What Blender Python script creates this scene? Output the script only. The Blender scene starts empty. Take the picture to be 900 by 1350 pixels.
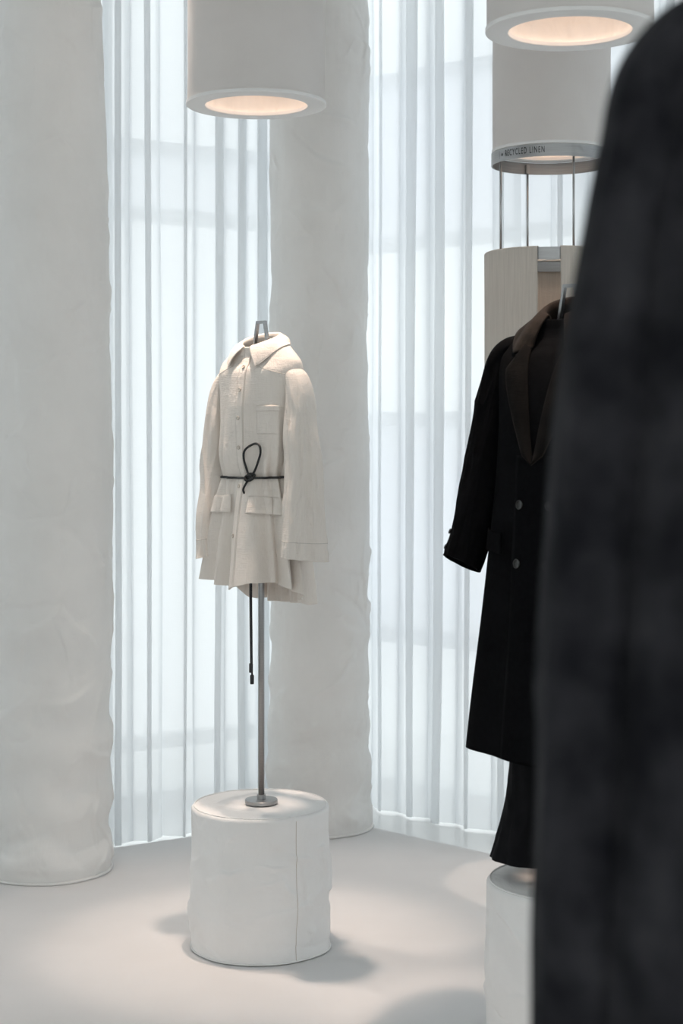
import bpy, bmesh, math, random
import numpy as np
from mathutils import Vector, Matrix

# ------------------------------------------------------------------ camera
S = bpy.context.scene
C = S.collection
EYE = 1.67
cam = bpy.data.cameras.new('camera')
cam_o = bpy.data.objects.new('camera', cam)
C.objects.link(cam_o)
cam_o.location = (0, 0, EYE)
cam_o.rotation_euler = (math.pi / 2, 0, 0)
cam.sensor_fit = 'AUTO'
cam.sensor_width = 36
cam.lens = 57.33
cam.shift_y = -109 / 1350
cam.clip_start = 0.05
cam.dof.use_dof = True
cam.dof.focus_distance = 5.2
cam.dof.aperture_fstop = 4.0
S.camera = cam_o

# ------------------------------------------------------------------ world, exposure
W = bpy.data.worlds.new('overcast_sky')
S.world = W
W.use_nodes = True
bg = W.node_tree.nodes['Background']
bg.inputs[0].default_value = (0.985, 0.988, 1.0, 1)
bg.inputs[1].default_value = 1.85
S.view_settings.view_transform = 'Standard'
S.view_settings.look = 'None'
S.view_settings.exposure = 0.06
S.view_settings.gamma = 1.0
S.view_settings.use_curve_mapping = False
S.cycles.max_bounces = 10
S.cycles.diffuse_bounces = 5
S.cycles.transmission_bounces = 8
S.cycles.transparent_max_bounces = 24

PI = math.pi
WARM = (1.0, 0.79, 0.66)

# ------------------------------------------------------------------ noise (numpy)
_rng = np.random.default_rng(7)
_PERM = np.concatenate([_rng.permutation(256)] * 3)
_g = _rng.normal(size=(256, 3)); _GRAD = _g / np.linalg.norm(_g, axis=1)[:, None]

def pnoise(p):
    p = np.asarray(p, float)
    i = np.floor(p).astype(int); f = p - i; i &= 255
    u = f * f * f * (f * (f * 6 - 15) + 10)
    out = 0
    for dx in (0, 1):
        for dy in (0, 1):
            for dz in (0, 1):
                h = _PERM[_PERM[_PERM[i[..., 0] + dx] + i[..., 1] + dy] + i[..., 2] + dz]
                g = _GRAD[h]
                d = g[..., 0] * (f[..., 0] - dx) + g[..., 1] * (f[..., 1] - dy) + g[..., 2] * (f[..., 2] - dz)
                w = ((u[..., 0] if dx else 1 - u[..., 0]) * (u[..., 1] if dy else 1 - u[..., 1])
                     * (u[..., 2] if dz else 1 - u[..., 2]))
                out = out + w * d
    return out * 1.5

def ns(x, y, z):
    x, y, z = np.broadcast_arrays(np.asarray(x, float), np.asarray(y, float), np.asarray(z, float))
    return pnoise(np.stack([x, y, z], -1))

def crease(x, y, z):
    """fold-like relief: sharp ridges on soft ground"""
    wx = ns(x * .7 + 9, y * .7, z * .7); wz = ns(x * .7, y * .7 + 17, z * .7)
    r = 1 - np.abs(ns(x + wx, y + .5 * wx, z + wz)) * 2.2
    return np.clip(r, 0, 1) ** 2.2

def drag_lines(A, Z, n, seed, r, zmax, length, width, amp, tilt=.5, bias=0.0):
    """sparse cloth creases on a cylinder: short tapering ridges at random places"""
    rg = np.random.default_rng(seed); d = np.zeros_like(A)
    for _ in range(n):
        a0 = rg.uniform(0, 2 * PI); z0 = zmax * rg.uniform(0, 1) ** (1 + bias); th = rg.normal(0, tilt) + (PI / 2 if rg.uniform() < .25 else 0)
        L = length * rg.uniform(.4, 1.5); w = width * rg.uniform(.5, 1.6); h = amp * rg.uniform(.3, 1) * rg.choice([1, 1, -.6])
        x = (np.mod(A - a0 + PI, 2 * PI) - PI) * r; y = Z - z0
        c, s_ = math.cos(th), math.sin(th); u = x * c + y * s_; v = -x * s_ + y * c
        v = v - rg.normal(0, .9) * u * u - .25 * w * np.sin(u / L * 7 + a0)
        d += h * np.exp(-(u / L) ** 2 * 3) * np.where(v > 0, np.exp(-(v / (w * .55)) ** 2), np.exp(-(v / (w * 1.9)) ** 2))
    return d

# ------------------------------------------------------------------ materials
def new_mat(name):
    m = bpy.data.materials.new(name); m.use_nodes = True
    nt = m.node_tree
    for n in list(nt.nodes): nt.nodes.remove(n)
    out = nt.nodes.new('ShaderNodeOutputMaterial')
    return m, nt, out

def coords(nt, scale=(1, 1, 1)):
    tc = nt.nodes.new('ShaderNodeTexCoord'); mp = nt.nodes.new('ShaderNodeMapping')
    mp.inputs['Scale'].default_value = scale
    nt.links.new(tc.outputs['Object'], mp.inputs['Vector'])
    return mp.outputs['Vector']

def noise_node(nt, scale, stretch=(1, 1, 1), detail=4, rough=.55, dist=0):
    n = nt.nodes.new('ShaderNodeTexNoise')
    n.inputs['Scale'].default_value = scale; n.inputs['Detail'].default_value = detail
    n.inputs['Roughness'].default_value = rough; n.inputs['Distortion'].default_value = dist
    nt.links.new(coords(nt, stretch), n.inputs['Vector'])
    return n.outputs['Fac']

def colour_mix(nt, fac, a, b, lo=.35, hi=.65):
    r = nt.nodes.new('ShaderNodeValToRGB')
    r.color_ramp.elements[0].position = lo; r.color_ramp.elements[1].position = hi
    r.color_ramp.elements[0].color = (*a, 1); r.color_ramp.elements[1].color = (*b, 1)
    nt.links.new(fac, r.inputs['Fac'])
    return r.outputs['Color']

def bump_chain(nt, specs):
    last = None
    for fac, strength, dist in specs:
        b = nt.nodes.new('ShaderNodeBump')
        b.inputs['Strength'].default_value = strength; b.inputs['Distance'].default_value = dist
        nt.links.new(fac, b.inputs['Height'])
        if last: nt.links.new(last, b.inputs['Normal'])
        last = b.outputs['Normal']
    return last

def cloth(name, a, b, vary=6, rough=.9, transl=0.0, tcol=None, weave=0, weave_s=.25, crumple=0, crumple_s=9,
          sheen=0.0, sheer=0.0, stretch=(1, 1, 1), lo=.35, hi=.65, bumps=(), spec=.25):
    m, nt, out = new_mat(name)
    p = nt.nodes.new('ShaderNodeBsdfPrincipled')
    col = colour_mix(nt, noise_node(nt, vary, stretch), a, b, lo, hi)
    nt.links.new(col, p.inputs['Base Color'])
    p.inputs['Roughness'].default_value = rough
    p.inputs['Specular IOR Level'].default_value = spec
    if sheen:
        p.inputs['Sheen Weight'].default_value = sheen; p.inputs['Sheen Roughness'].default_value = .5
    specs = []
    if crumple:
        specs.append((noise_node(nt, crumple_s, (1, 1, .8), 5, .55, 1.2), crumple, .02))
    for sc, st, ds, strn in bumps:
        specs.append((noise_node(nt, sc, st, 5, .6), strn, ds))
    if weave:
        wv = noise_node(nt, weave, (1, 1, .12), 2, .5); wh = noise_node(nt, weave, (.12, .12, 1), 2, .5)
        ad = nt.nodes.new('ShaderNodeMath'); ad.operation = 'ADD'
        nt.links.new(wv, ad.inputs[0]); nt.links.new(wh, ad.inputs[1])
        specs.append((ad.outputs[0], weave_s, .002))
    nrm = bump_chain(nt, specs) if specs else None
    if nrm: nt.links.new(nrm, p.inputs['Normal'])
    sh = p.outputs[0]
    if transl:
        t = nt.nodes.new('ShaderNodeBsdfTranslucent')
        t.inputs['Color'].default_value = (*(tcol or b), 1)
        if nrm: nt.links.new(nrm, t.inputs['Normal'])
        mx = nt.nodes.new('ShaderNodeMixShader'); mx.inputs[0].default_value = transl
        nt.links.new(sh, mx.inputs[1]); nt.links.new(t.outputs[0], mx.inputs[2]); sh = mx.outputs[0]
    if sheer:
        tr = nt.nodes.new('ShaderNodeBsdfTransparent'); tr.inputs[0].default_value = (1, 1, 1, 1)
        mx = nt.nodes.new('ShaderNodeMixShader'); mx.inputs[0].default_value = sheer
        nt.links.new(sh, mx.inputs[1]); nt.links.new(tr.outputs[0], mx.inputs[2]); sh = mx.outputs[0]
    nt.links.new(sh, out.inputs[0])
    return m

def solid(name, col, rough=.5, metal=0.0, brushed=0, emit=0, spec=.5, coat=0):
    m, nt, out = new_mat(name)
    p = nt.nodes.new('ShaderNodeBsdfPrincipled')
    p.inputs['Base Color'].default_value = (*col, 1); p.inputs['Roughness'].default_value = rough
    p.inputs['Metallic'].default_value = metal; p.inputs['Specular IOR Level'].default_value = spec
    p.inputs['Coat Weight'].default_value = coat
    if brushed:
        f = noise_node(nt, brushed, (.15, .15, 8), 3, .5)
        nt.links.new(colour_mix(nt, f, tuple(c * .82 for c in col), col, .3, .7), p.inputs['Base Color'])
        nt.links.new(bump_chain(nt, [(f, .15, .001)]), p.inputs['Normal'])
    if emit:
        p.inputs['Emission Color'].default_value = (*col, 1); p.inputs['Emission Strength'].default_value = emit
    nt.links.new(p.outputs[0], out.inputs[0])
    return m

def pane_mat(name, tint, gloss):
    m, nt, out = new_mat(name)
    t = nt.nodes.new('ShaderNodeBsdfTransparent'); t.inputs[0].default_value = (*tint, 1)
    g = nt.nodes.new('ShaderNodeBsdfGlossy'); g.inputs['Roughness'].default_value = .03
    mx = nt.nodes.new('ShaderNodeMixShader'); mx.inputs[0].default_value = gloss
    nt.links.new(t.outputs[0], mx.inputs[1]); nt.links.new(g.outputs[0], mx.inputs[2]); nt.links.new(mx.outputs[0], out.inputs[0])
    return m

M = {}
M['carpet'] = cloth('carpet', (.66, .65, .645), (.72, .705, .70), vary=1.6, rough=.95, bumps=((420, (1, 1, 1), .003, .25), (9, (1, 1, 1), .01, .05)), lo=.3, hi=.7, spec=.15)
M['stone'] = solid('polished_stone', (.82, .82, .81), .12, spec=.5)
M['ceiling'] = solid('ceiling_paint', (.86, .86, .85), .9)
M['frame'] = solid('window_frame_paint', (.78, .79, .8), .4)
M['clear'] = pane_mat('clear_pane', (.93, .96, .96), .06)
M['dimmed'] = cloth('dimmed_pane', (.86, .88, .89), (.88, .9, .91), vary=2, rough=.4, transl=.88, tcol=(.90, .93, .95))  # made-up dimmer panes, stand in for darker buildings outside
M['sheer'] = cloth('sheer_voile', (.86, .875, .89), (.89, .905, .92), vary=3, rough=.95, transl=.60, tcol=(.95, .965, .975), sheer=.13, weave=260, weave_s=.12, spec=.05)
M['wrap'] = cloth('column_canvas', (.765, .745, .72), (.81, .79, .765), vary=3, rough=.72, crumple=.2, crumple_s=7, weave=330, weave_s=.08, bumps=((16, (1, 1, 1.6), .006, .12),))
M['cover'] = cloth('pedestal_canvas', (.80, .785, .77), (.84, .825, .81), vary=5, rough=.85, crumple=.25, crumple_s=10, weave=420, weave_s=.12, bumps=((24, (1, 1, .7), .004, .12),))
M['shade'] = cloth('shade_canvas', (.76, .725, .70), (.80, .77, .745), vary=4, rough=.9, transl=.2, tcol=(.85, .72, .64), crumple=.08, crumple_s=8, weave=420, weave_s=.1, bumps=((18, (1, 1, 1), .004, .08),))
M['lining'] = cloth('shade_lining', (.84, .80, .76), (.88, .84, .80), vary=6, rough=.9, crumple=.15, crumple_s=12)
M['rim'] = solid('shade_rim_paint', (.79, .77, .75), .7)
M['steel'] = solid('brushed_steel', (.40, .40, .40), .40, 1.0, brushed=60)
M['rod'] = solid('steel_rod', (.42, .42, .42), .35, 1.0)
M['ink'] = solid('black_ink', (.015, .015, .017), .6)
M['linen'] = cloth('oat_linen', (.58, .53, .475), (.72, .665, .60), vary=220, rough=.95, stretch=(1, 1, .03), lo=.25, hi=.75, weave=420, weave_s=.5, transl=.18, tcol=(.6, .48, .38), spec=.1)
M['shirt'] = cloth('ecru_crepe', (.82, .75, .68), (.87, .80, .735), vary=320, rough=.92, stretch=(1, 1, .05), lo=.2, hi=.8, weave=300, weave_s=.6, transl=.10, tcol=(.75, .64, .54), crumple=.22, crumple_s=16, spec=.15)
M['stitch'] = solid('stitch_thread', (.60, .54, .48), .9)
M['pearl'] = solid('shirt_button_shell', (.56, .49, .42), .25)
M['cord'] = solid('black_cord', (.012, .012, .013), .6)
M['tip'] = solid('cord_tip', (.01, .01, .011), .35)
M['wool'] = cloth('black_wool', (.0022, .0023, .0028), (.0042, .0043, .0050), vary=60, rough=.95, weave=500, weave_s=.3, sheen=.0, spec=.06)
M['lapel'] = cloth('dark_lapel_velvet', (.0035, .003, .0028), (.009, .0072, .0062), vary=22, rough=.95, weave=300, weave_s=.3, sheen=.0, spec=.1)
M['velvet'] = cloth('brown_velvet', (.011, .0085, .0066), (.026, .019, .015), vary=26, rough=.95, sheen=.02, weave=300, weave_s=.3, spec=.1)
M['horn'] = solid('horn_button', (.010, .009, .008), .16, spec=.35)
M['trouser'] = cloth('black_trouser_cloth', (.006, .006, .007), (.009, .009, .010), vary=30, rough=.95, spec=.15)
M['char'] = cloth('charcoal_mohair', (.007, .0074, .0095), (.050, .049, .054), vary=13, rough=1.0, lo=.36, hi=.85, sheen=.02, weave=300, weave_s=.4, bumps=((22, (1, 1, .7), .01, .5),), spec=.1)
M['blackmetal'] = solid('black_lamp_metal', (.03, .03, .03), .45)
M['bulb'] = solid('lamp_bulb', (1.0, .82, .66), .4, emit=4)

# ------------------------------------------------------------------ object helpers
def tag(o, label=None, cat=None, group=None, kind=None):
    if label: o['label'] = label
    if cat: o['category'] = cat
    if group: o['group'] = group
    if kind: o['kind'] = kind
    return o

def thing(name, label, cat, loc, rz=0, group=None):
    o = bpy.data.objects.new(name, None); C.objects.link(o)
    o.location = loc; o.rotation_euler = (0, 0, rz); o.empty_display_size = .05
    return tag(o, label, cat, group)

def link(name, me, mat, parent=None, shift=None):
    o = bpy.data.objects.new(name, me); C.objects.link(o)
    if mat is not None and not me.materials: me.materials.append(mat)
    if parent is not None:
        o.parent = parent
        if shift is not None: o.location = shift
    return o

def mesh(name, verts, faces, smooth=True):
    me = bpy.data.meshes.new(name)
    me.from_pydata([tuple(map(float, v)) for v in verts], [], [tuple(map(int, f)) for f in faces])
    me.update()
    bm = bmesh.new(); bm.from_mesh(me)
    bmesh.ops.recalc_face_normals(bm, faces=bm.faces)
    bm.to_mesh(me); bm.free()
    if smooth:
        me.polygons.foreach_set('use_smooth', [True] * len(me.polygons))
    return me

def grid_mesh(name, P, wrap_u=False, wrap_v=False, caps=False):
    """P: (nv, nu, 3) array of points, u runs fastest"""
    nv, nu = P.shape[:2]
    idx = np.arange(nv * nu).reshape(nv, nu)
    A = idx; 
    cu = nu if wrap_u else nu - 1
    cv = nv if wrap_v else nv - 1
    j = np.arange(cu); i = np.arange(cv)
    a = idx[np.ix_(i, j)]; b = idx[np.ix_(i, (j + 1) % nu)]
    c = idx[np.ix_((i + 1) % nv, (j + 1) % nu)]; d = idx[np.ix_((i + 1) % nv, j)]
    F = np.stack([a, b, c, d], -1).reshape(-1, 4)
    me = bpy.data.meshes.new(name)
    V = P.reshape(-1, 3)
    me.vertices.add(len(V)); me.vertices.foreach_set('co', V.astype(np.float32).ravel())
    faces = F
    nl = faces.size
    extra = []
    if caps and wrap_u:
        extra = [list(idx[0][::-1]), list(idx[-1])]
    me.loops.add(nl + sum(map(len, extra)))
    loops = faces.ravel().tolist() + [int(k) for e in extra for k in e]
    me.loops.foreach_set('vertex_index', loops)
    me.polygons.add(len(faces) + len(extra))
    starts = list(range(0, nl, 4)); s = nl
    for e in extra: starts.append(s); s += len(e)
    me.polygons.foreach_set('loop_start', starts)
    me.polygons.foreach_set('use_smooth', [True] * len(faces) + [False] * len(extra))
    me.update(calc_edges=True); me.validate()
    return me

def lathe(name, prof, n=64, close=False):
    a = np.linspace(0, 2 * PI, n, endpoint=False)
    P = np.array([[(r * math.cos(t), r * math.sin(t), z) for t in a] for r, z in prof])
    return grid_mesh(name, P, wrap_u=True, wrap_v=close)

def flat_edges(me, angle=40):
    """mark hard corners so lathe profiles keep their edges"""
    bm = bmesh.new(); bm.from_mesh(me)
    for e in bm.edges:
        if len(e.link_faces) == 2 and e.calc_face_angle(0) > math.radians(angle): e.smooth = False
    bm.to_mesh(me); bm.free()
    return me

def box_mesh(name, lo, hi, bevel=0):
    bm = bmesh.new(); bmesh.ops.create_cube(bm, size=1)
    for v in bm.verts:
        v.co = Vector([(lo[k] + hi[k]) / 2 + v.co[k] * (hi[k] - lo[k]) for k in range(3)])
    if bevel: bmesh.ops.bevel(bm, geom=bm.edges[:], offset=bevel, segments=2, affect='EDGES')
    me = bpy.data.meshes.new(name); bm.to_mesh(me); bm.free()
    return me

def tube(name, pts, r, n=10, closed=False):
    pts = [Vector(p) for p in pts]; N = len(pts)
    rr = r if isinstance(r, (list, tuple)) else [r] * N
    rows = []; ref = None
    for i, p in enumerate(pts):
        t = (pts[(i + 1) % N] - pts[i - 1]) if closed else (pts[min(i + 1, N - 1)] - pts[max(i - 1, 0)])
        t.normalize()
        if ref is None:
            ref = t.orthogonal().normalized()
        ref = (ref - t * ref.dot(t)).normalized()
        b = t.cross(ref)
        rows.append([tuple(p + (ref * math.cos(k * 2 * PI / n) + b * math.sin(k * 2 * PI / n)) * rr[i]) for k in range(n)])
    return grid_mesh(name, np.array(rows), wrap_u=True, wrap_v=closed, caps=not closed)

def smooth_pts(pts, n=8, closed=False):
    """Catmull-Rom through points"""
    P = [np.array(p, float) for p in pts]; N = len(P); out = []
    segs = N if closed else N - 1
    for i in range(segs):
        p1, p2 = P[i], P[(i + 1) % N]
        p0 = P[i - 1] if (closed or i > 0) else 2 * p1 - p2
        p3 = P[(i + 2) % N] if (closed or i + 2 < N) else 2 * p2 - p1
        for k in range(n):
            t = k / n
            out.append(.5 * (2 * p1 + (p2 - p0) * t + (2 * p0 - 5 * p1 + 4 * p2 - p3) * t * t + (3 * p1 - p0 - 3 * p2 + p3) * t ** 3))
    if not closed: out.append(P[-1])
    return out

def solidify(o, th, offset=0.0, rim=True):
    m = o.modifiers.new('thickness', 'SOLIDIFY'); m.thickness = th; m.offset = offset; m.use_rim = rim
    return o

def prism(name, poly, z0, z1):
    n = len(poly)
    V = [(x, y, z0) for x, y in poly] + [(x, y, z1) for x, y in poly]
    F = [list(range(n))[::-1], list(range(n, 2 * n))] + [[i, (i + 1) % n, n + (i + 1) % n, n + i] for i in range(n)]
    return mesh(name, V, F, smooth=False)

# ------------------------------------------------------------------ the setting
CEIL = 4.3
carpet = [(-.07, 7.03), (-5.97, 3.35), (-5.97, -4.5), (5.5, -4.5), (5.5, 1.79)]
tag(link('floor', prism('floor', carpet[::-1], -.03, 0), M['carpet']), 'smooth pale grey carpet with a straight cut edge near the curtains', kind='structure')
tag(link('floor_stone', prism('floor_stone', [(-7.5, -5), (7.5, -5), (7.5, 9), (-7.5, 9)], -.1, -.012), M['stone']), 'polished white stone floor showing between carpet and curtains', kind='structure')
outer = [(-.03, 7.78), (-6.3, 3.83), (-6.3, -4.5), (6.0, -4.5), (6.0, 2.47)]
tag(link('ceiling', prism('ceiling', outer[::-1], CEIL, CEIL + .15), M['ceiling']), kind='structure')

for nm, lo_, hi_ in (('wall_left', (-6.45, -4.5, -.012), (-6.3, 3.75, CEIL)), ('wall_right', (6.0, -4.5, -.012), (6.15, 2.4, CEIL))):
    tag(link(nm, box_mesh(nm, lo_, hi_), M['ceiling']), kind='structure')

def window(name, p0, p1, n, zs, dimmed_rows, label):
    """glazed wall from p0 to p1: n bays, panes between the heights zs"""
    p0 = Vector((*p0, 0)); p1 = Vector((*p1, 0)); d = p1 - p0; L = d.length
    root = bpy.data.objects.new(name, None); C.objects.link(root)
    root.location = p0; root.rotation_euler = (0, 0, math.atan2(d.y, d.x))
    tag(root, label, kind='structure')
    mull = box_mesh('mullion', (-.03, -.05, 0), (.03, .05, (CEIL - .011) if zs[-1] > 4 else zs[-1] + .03), .004); tran = box_mesh('transom', (.03, -.04, -.03), (L / n - .03, .04, .03), .004)
    for i in range(n + 1):
        o = link('mullion', mull, M['frame'], root); o.location = (i * L / n, 0, -.011)
    for i in range(n):
        for k, z in enumerate(zs):
            o = link('transom', tran, M['frame'], root); o.location = (i * L / n, 0, z)
            if k + 1 < len(zs):
                key = 'pane_%d' % k
                me = bpy.data.meshes.get(name + key) or box_mesh(name + key, (.03, -.006, z + .03), (L / n - .03, .006, zs[k + 1] - .03))
                o = link('pane', me, M['dimmed'] if k in dimmed_rows else M['clear'], root); o.location = (i * L / n, 0, 0)
    return root

window('window_1', (-.12, 7.72), (-6.2, 3.89), 6, (.03, .28, 2.62, 2.92, 4.25), {2}, 'tall glazed wall in white frames behind the sheer curtains')
window('window_2', (.06, 7.70), (5.9, 2.56), 6, (.03, .72, 1.72, 2.52, 3.28, 4.25), {1, 3}, 'tall glazed wall with frosted bands standing in for buildings outside, behind the sheer curtains')

window('window_fill', (-6.25, -4.57), (5.95, -4.57), 8, (.03, 1.2, 3.6), set(), 'added unseen glazing in white frames facing the curtains')  # unseen, added behind the camera so daylight fills the front of the room

tag(link('wall_back', box_mesh('wall_back', (-6.3, -4.65, 3.63), (6.0, -4.5, CEIL)), M['ceiling']), kind='structure')

# ------------------------------------------------------------------ curtains
def resample(path, step):
    p = np.array(smooth_pts([(*q, 0) for q in path], 24))[:, :2]
    s = np.concatenate([[0], np.cumsum(np.linalg.norm(np.diff(p, axis=0), axis=1))])
    S_ = np.arange(0, s[-1], step)
    return np.stack([np.interp(S_, s, p[:, 0]), np.interp(S_, s, p[:, 1])], -1), S_

def curtain(label, path, seed, period=.132, amp=.040, over=.034, z0=-.006, step=.0045, rows=70):
    p, s = resample(path, step)
    t = np.gradient(p, axis=0); t /= np.linalg.norm(t, axis=1)[:, None]
    nrm = np.stack([-t[:, 1], t[:, 0]], -1)
    zz = z0 + (CEIL - .002 - z0) * np.linspace(0, 1, rows) ** 1.3
    P = np.zeros((rows, len(s), 3))
    for i, z in enumerate(zz):
        low = math.exp(-z / .9)
        ph = 2 * PI * s / period + 2.6 * ns(s * 2.6, seed, z * .07) + .9 * ns(s * 7.0, seed + 5, z * .16)
        am = amp * (1 + .55 * ns(s * 5.1, seed + 9, z * .12)) * (1 + .35 * low * ns(s * 4, seed + 3, .5))
        ov = over * (1 + .8 * ns(s * 4.3, seed + 2, z * .10))
        off = am * np.sin(ph) + .010 * ns(s * 12, seed + 4, z * .5)
        al = ov * np.sin(2 * ph) + .012 * low * ns(s * 9, seed + 7, z)
        q = p + nrm * off[:, None] + t * al[:, None]
        P[i, :, :2] = q
        P[i, :, 2] = z + (np.abs(ns(s * 7, seed, 3)) * .012 if i == 0 else 0)
    base = p[len(p) // 2]
    c0 = np.array([base[0], base[1], 0])
    r = thing('sheer_curtain', label, 'curtain', c0)
    link('curtain_fabric', grid_mesh('curtain_fabric', P - c0), M['sheer'], r)
    return r

curtain('sheer white pleated curtain hanging between the two fabric columns', [(-.985, 6.60), (-.90, 6.585), (-.62, 6.745), (-.42, 6.93), (-.20, 7.22), (-.06, 7.40)], 1.3)
curtain('sheer white curtain running on behind the wide crumpled fabric column', [(-1.0, 6.60), (-1.15, 6.57), (-1.6, 6.36), (-3.0, 5.48), (-5.6, 3.86)], 11.7, step=.008, rows=40)
curtain('sheer white pleated curtain beside the slim crumpled column, ending at the linen display', [(.02, 7.42), (.16, 7.20), (.34, 7.035), (.53, 6.865), (.715, 6.705)], 23.1, period=.165)
curtain('sheer white curtain hanging behind the steel ring and linen display', [(.68, 6.79), (.74, 6.73), (1.18, 6.34), (2.08, 5.55), (5.32, 2.66)], 37.9, period=.17, step=.007, rows=50)

# ------------------------------------------------------------------ fabric columns
def column(label, x, y, prof, seed, k):
    r = thing('fabric_column', label, 'column', (x, y, 0))
    nz, na = 520, 300
    z = np.linspace(0.0, CEIL - .003, nz); a = np.linspace(0, 2 * PI, na, endpoint=False)
    A, Z = np.meshgrid(a, z)
    R = np.interp(Z, [q[0] for q in prof], [q[1] for q in prof])
    cx, cy = np.cos(A), np.sin(A)
    amp = .45 + .75 * np.exp(-Z / 1.1)
    d = .012 * ns(cx * 1.0 + seed, cy * 1.0, Z * 1.7)
    d += .006 * amp * ns(cx * 2.2, cy * 2.2 + seed, Z * 5.0)
    sd = int(seed * 10)
    d += drag_lines(A, Z, 95, sd, .22, 3.8, .22, .022, .0100, .5, .35)
    d += drag_lines(A, Z, 70, sd + 1, .22, 1.2, .16, .018, .0115, .6, .3) * k
    d += drag_lines(A, Z, 240, sd + 2, .22, 3.9, .10, .010, .0055, .7, .1)
    d += .0011 * ns(cx * 8, cy * 8 + seed, Z * 22)
    # slumped rings of cloth near the foot
    d += k * np.exp(-Z / .45) * .013 * np.sin(2 * PI * Z / .21 + 2.4 * ns(cx * 1.3, cy * 1.3, seed))
    hem = np.clip(1 - Z / .05, 0, 1)
    R = R + d * (1 - hem * .75) + hem * .006
    P = np.stack([R * cx, R * cy, Z], -1)
    link('canvas_wrap', grid_mesh('canvas_wrap', P, wrap_u=True), M['wrap'], r)
    H = [(R[1, i] * math.cos(a[i]) * 1.012, R[1, i] * math.sin(a[i]) * 1.012, .006) for i in range(0, na, 2)]
    link('hem', tube('hem', H, .006, 8, closed=True), M['wrap'], r)
    return r

column('wide crumpled white canvas column standing by the carpet edge, slumped at its foot', -1.118, 6.205, [(0, .236), (.5, .236), (1.3, .243), (2.2, .240), (3.3, .200), (4.3, .19)], 3.1, 1.0)
column('slim crumpled white canvas column standing in the corner between the curtains', -.093, 6.865, [(0, .212), (1, .207), (2.4, .207), (4.3, .203)], 8.4, .85)

# ------------------------------------------------------------------ drum lamps
def drum(label, x, y, zb, r, watts):
    t = thing('drum_lamp', label, 'lamp', (x, y, zb), 0, 'canvas drum lamps reaching down from the ceiling')
    h = CEIL - .002 - zb
    a = np.linspace(0, 2 * PI, 160, endpoint=False); z = np.linspace(.010, h, 90)
    A, Z = np.meshgrid(a, z)
    fade = np.clip((Z - .01) / .08, 0, 1)
    d = fade * (.004 * ns(np.cos(A) * 1.4 + x, np.sin(A) * 1.4, Z * 1.1) + drag_lines(A, Z, 40, int(abs(x) * 100), r, h, .18, .02, .002, .9))
    R = r + d
    link('shade', grid_mesh('shade', np.stack([R * np.cos(A), R * np.sin(A), Z], -1), wrap_u=True), M['shade'], t)
    d2 = .006 * ns(np.cos(A) * 2.4 + x, np.sin(A) * 2.4, Z * 1.4) + .004 * crease(np.cos(A) * 4, np.sin(A) * 4 + x, Z * 4)
    R2 = r * .80 - d2
    link('lining', grid_mesh('lining', np.stack([R2 * np.cos(A), R2 * np.sin(A), Z - .009], -1), wrap_u=True), M['lining'], t)
    ri = r * .74
    prof = [(ri, .012), (ri, .002), (ri + .002, 0), (r + .001, 0), (r + .0035, .002), (r + .0035, .012)]
    link('rim', flat_edges(lathe('rim', prof, 128, close=True)), M['rim'], t)
    b = link('bulb', lathe('bulb', [(.002, -.045), (.022, -.04), (.04, -.02), (.045, 0), (.04, .02), (.025, .045), (.018, .09), (.001, .09)], 24), M['bulb'], t, (0, 0, .80))
    link('socket', lathe('socket', [(.001, .085), (.022, .085), (.022, .16), (.006, .165), (.006, h - .80), (.001, h - .80)], 20), M['blackmetal'], t, (0, 0, .80))
    L = bpy.data.lights.new('drum_light', 'POINT'); L.energy = watts; L.color = WARM; L.shadow_soft_size = .05
    lo = bpy.data.objects.new('drum_light', L); C.objects.link(lo); lo.parent = t; lo.location = (0, 0, .70)
    L.energy = 1.7
    Q = bpy.data.lights.new('drum_spot', 'SPOT'); Q.energy = watts; Q.color = WARM; Q.shadow_soft_size = .04; Q.spot_size = math.radians(31); Q.spot_blend = 1.0
    qo = bpy.data.objects.new('drum_spot', Q); C.objects.link(qo); qo.parent = t; qo.location = (0, 0, .72)
    return t

drum('white canvas drum lamp hanging above the ecru shirt', -.276, 5.29, 2.718, .2235, 190)
drum('white canvas drum lamp hanging above the black overcoat', .616, 4.40, 2.742, .224, 190)
drum('white canvas drum lamp with a steel lettered ring at its lower edge', .773, 6.0, 2.685, .2165, 80)

# ------------------------------------------------------------------ linen display
DX, DY = .773, 6.0
rack = thing('hanging_rack', 'brushed steel ring with lettering, rods and a lower ring carrying linen', 'rack', (DX, DY, 2.25))
Z0 = 2.25
band_h, band_r = .044, .2215
ring = link('upper_ring', flat_edges(lathe('upper_ring', [(band_r, 0), (band_r, band_h), (band_r - .004, band_h), (band_r - .004, 0)], 160, close=True)), M['steel'], rack, (0, 0, 2.640 - Z0))
low = link('lower_ring', flat_edges(lathe('lower_ring', [(.238, 0), (.238, .044), (.234, .044), (.234, 0)], 160, close=True)), M['steel'], rack, (0, 0, 2.272 - Z0))
rod_top = 2.640 + .030
rod_me = tube('rod', [(0, 0, 2.285 - Z0), (0, 0, rod_top - Z0)], .0042, 12)
for ang in (20, 108, 203, 284):
    c, s = math.cos(math.radians(ang)), math.sin(math.radians(ang))
    o = link('rod', rod_me, M['rod'], rack, (c * .2125, s * .2125, 0))
    o2 = link('clamp', box_mesh('clamp', (-.007, -.005, -.016), (.007, .005, .016), .002), M['rod'], rack, (c * .2105, s * .2105, 2.658 - Z0))
    o2.rotation_euler = (0, 0, math.radians(ang + 90))
    # short arm from the rod to the wider lower ring
    link('arm', tube('arm', [(c * .2125, s * .2125, 2.290 - Z0), (c * .2350, s * .2350, 2.290 - Z0)], .004, 8), M['rod'], rack)

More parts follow.
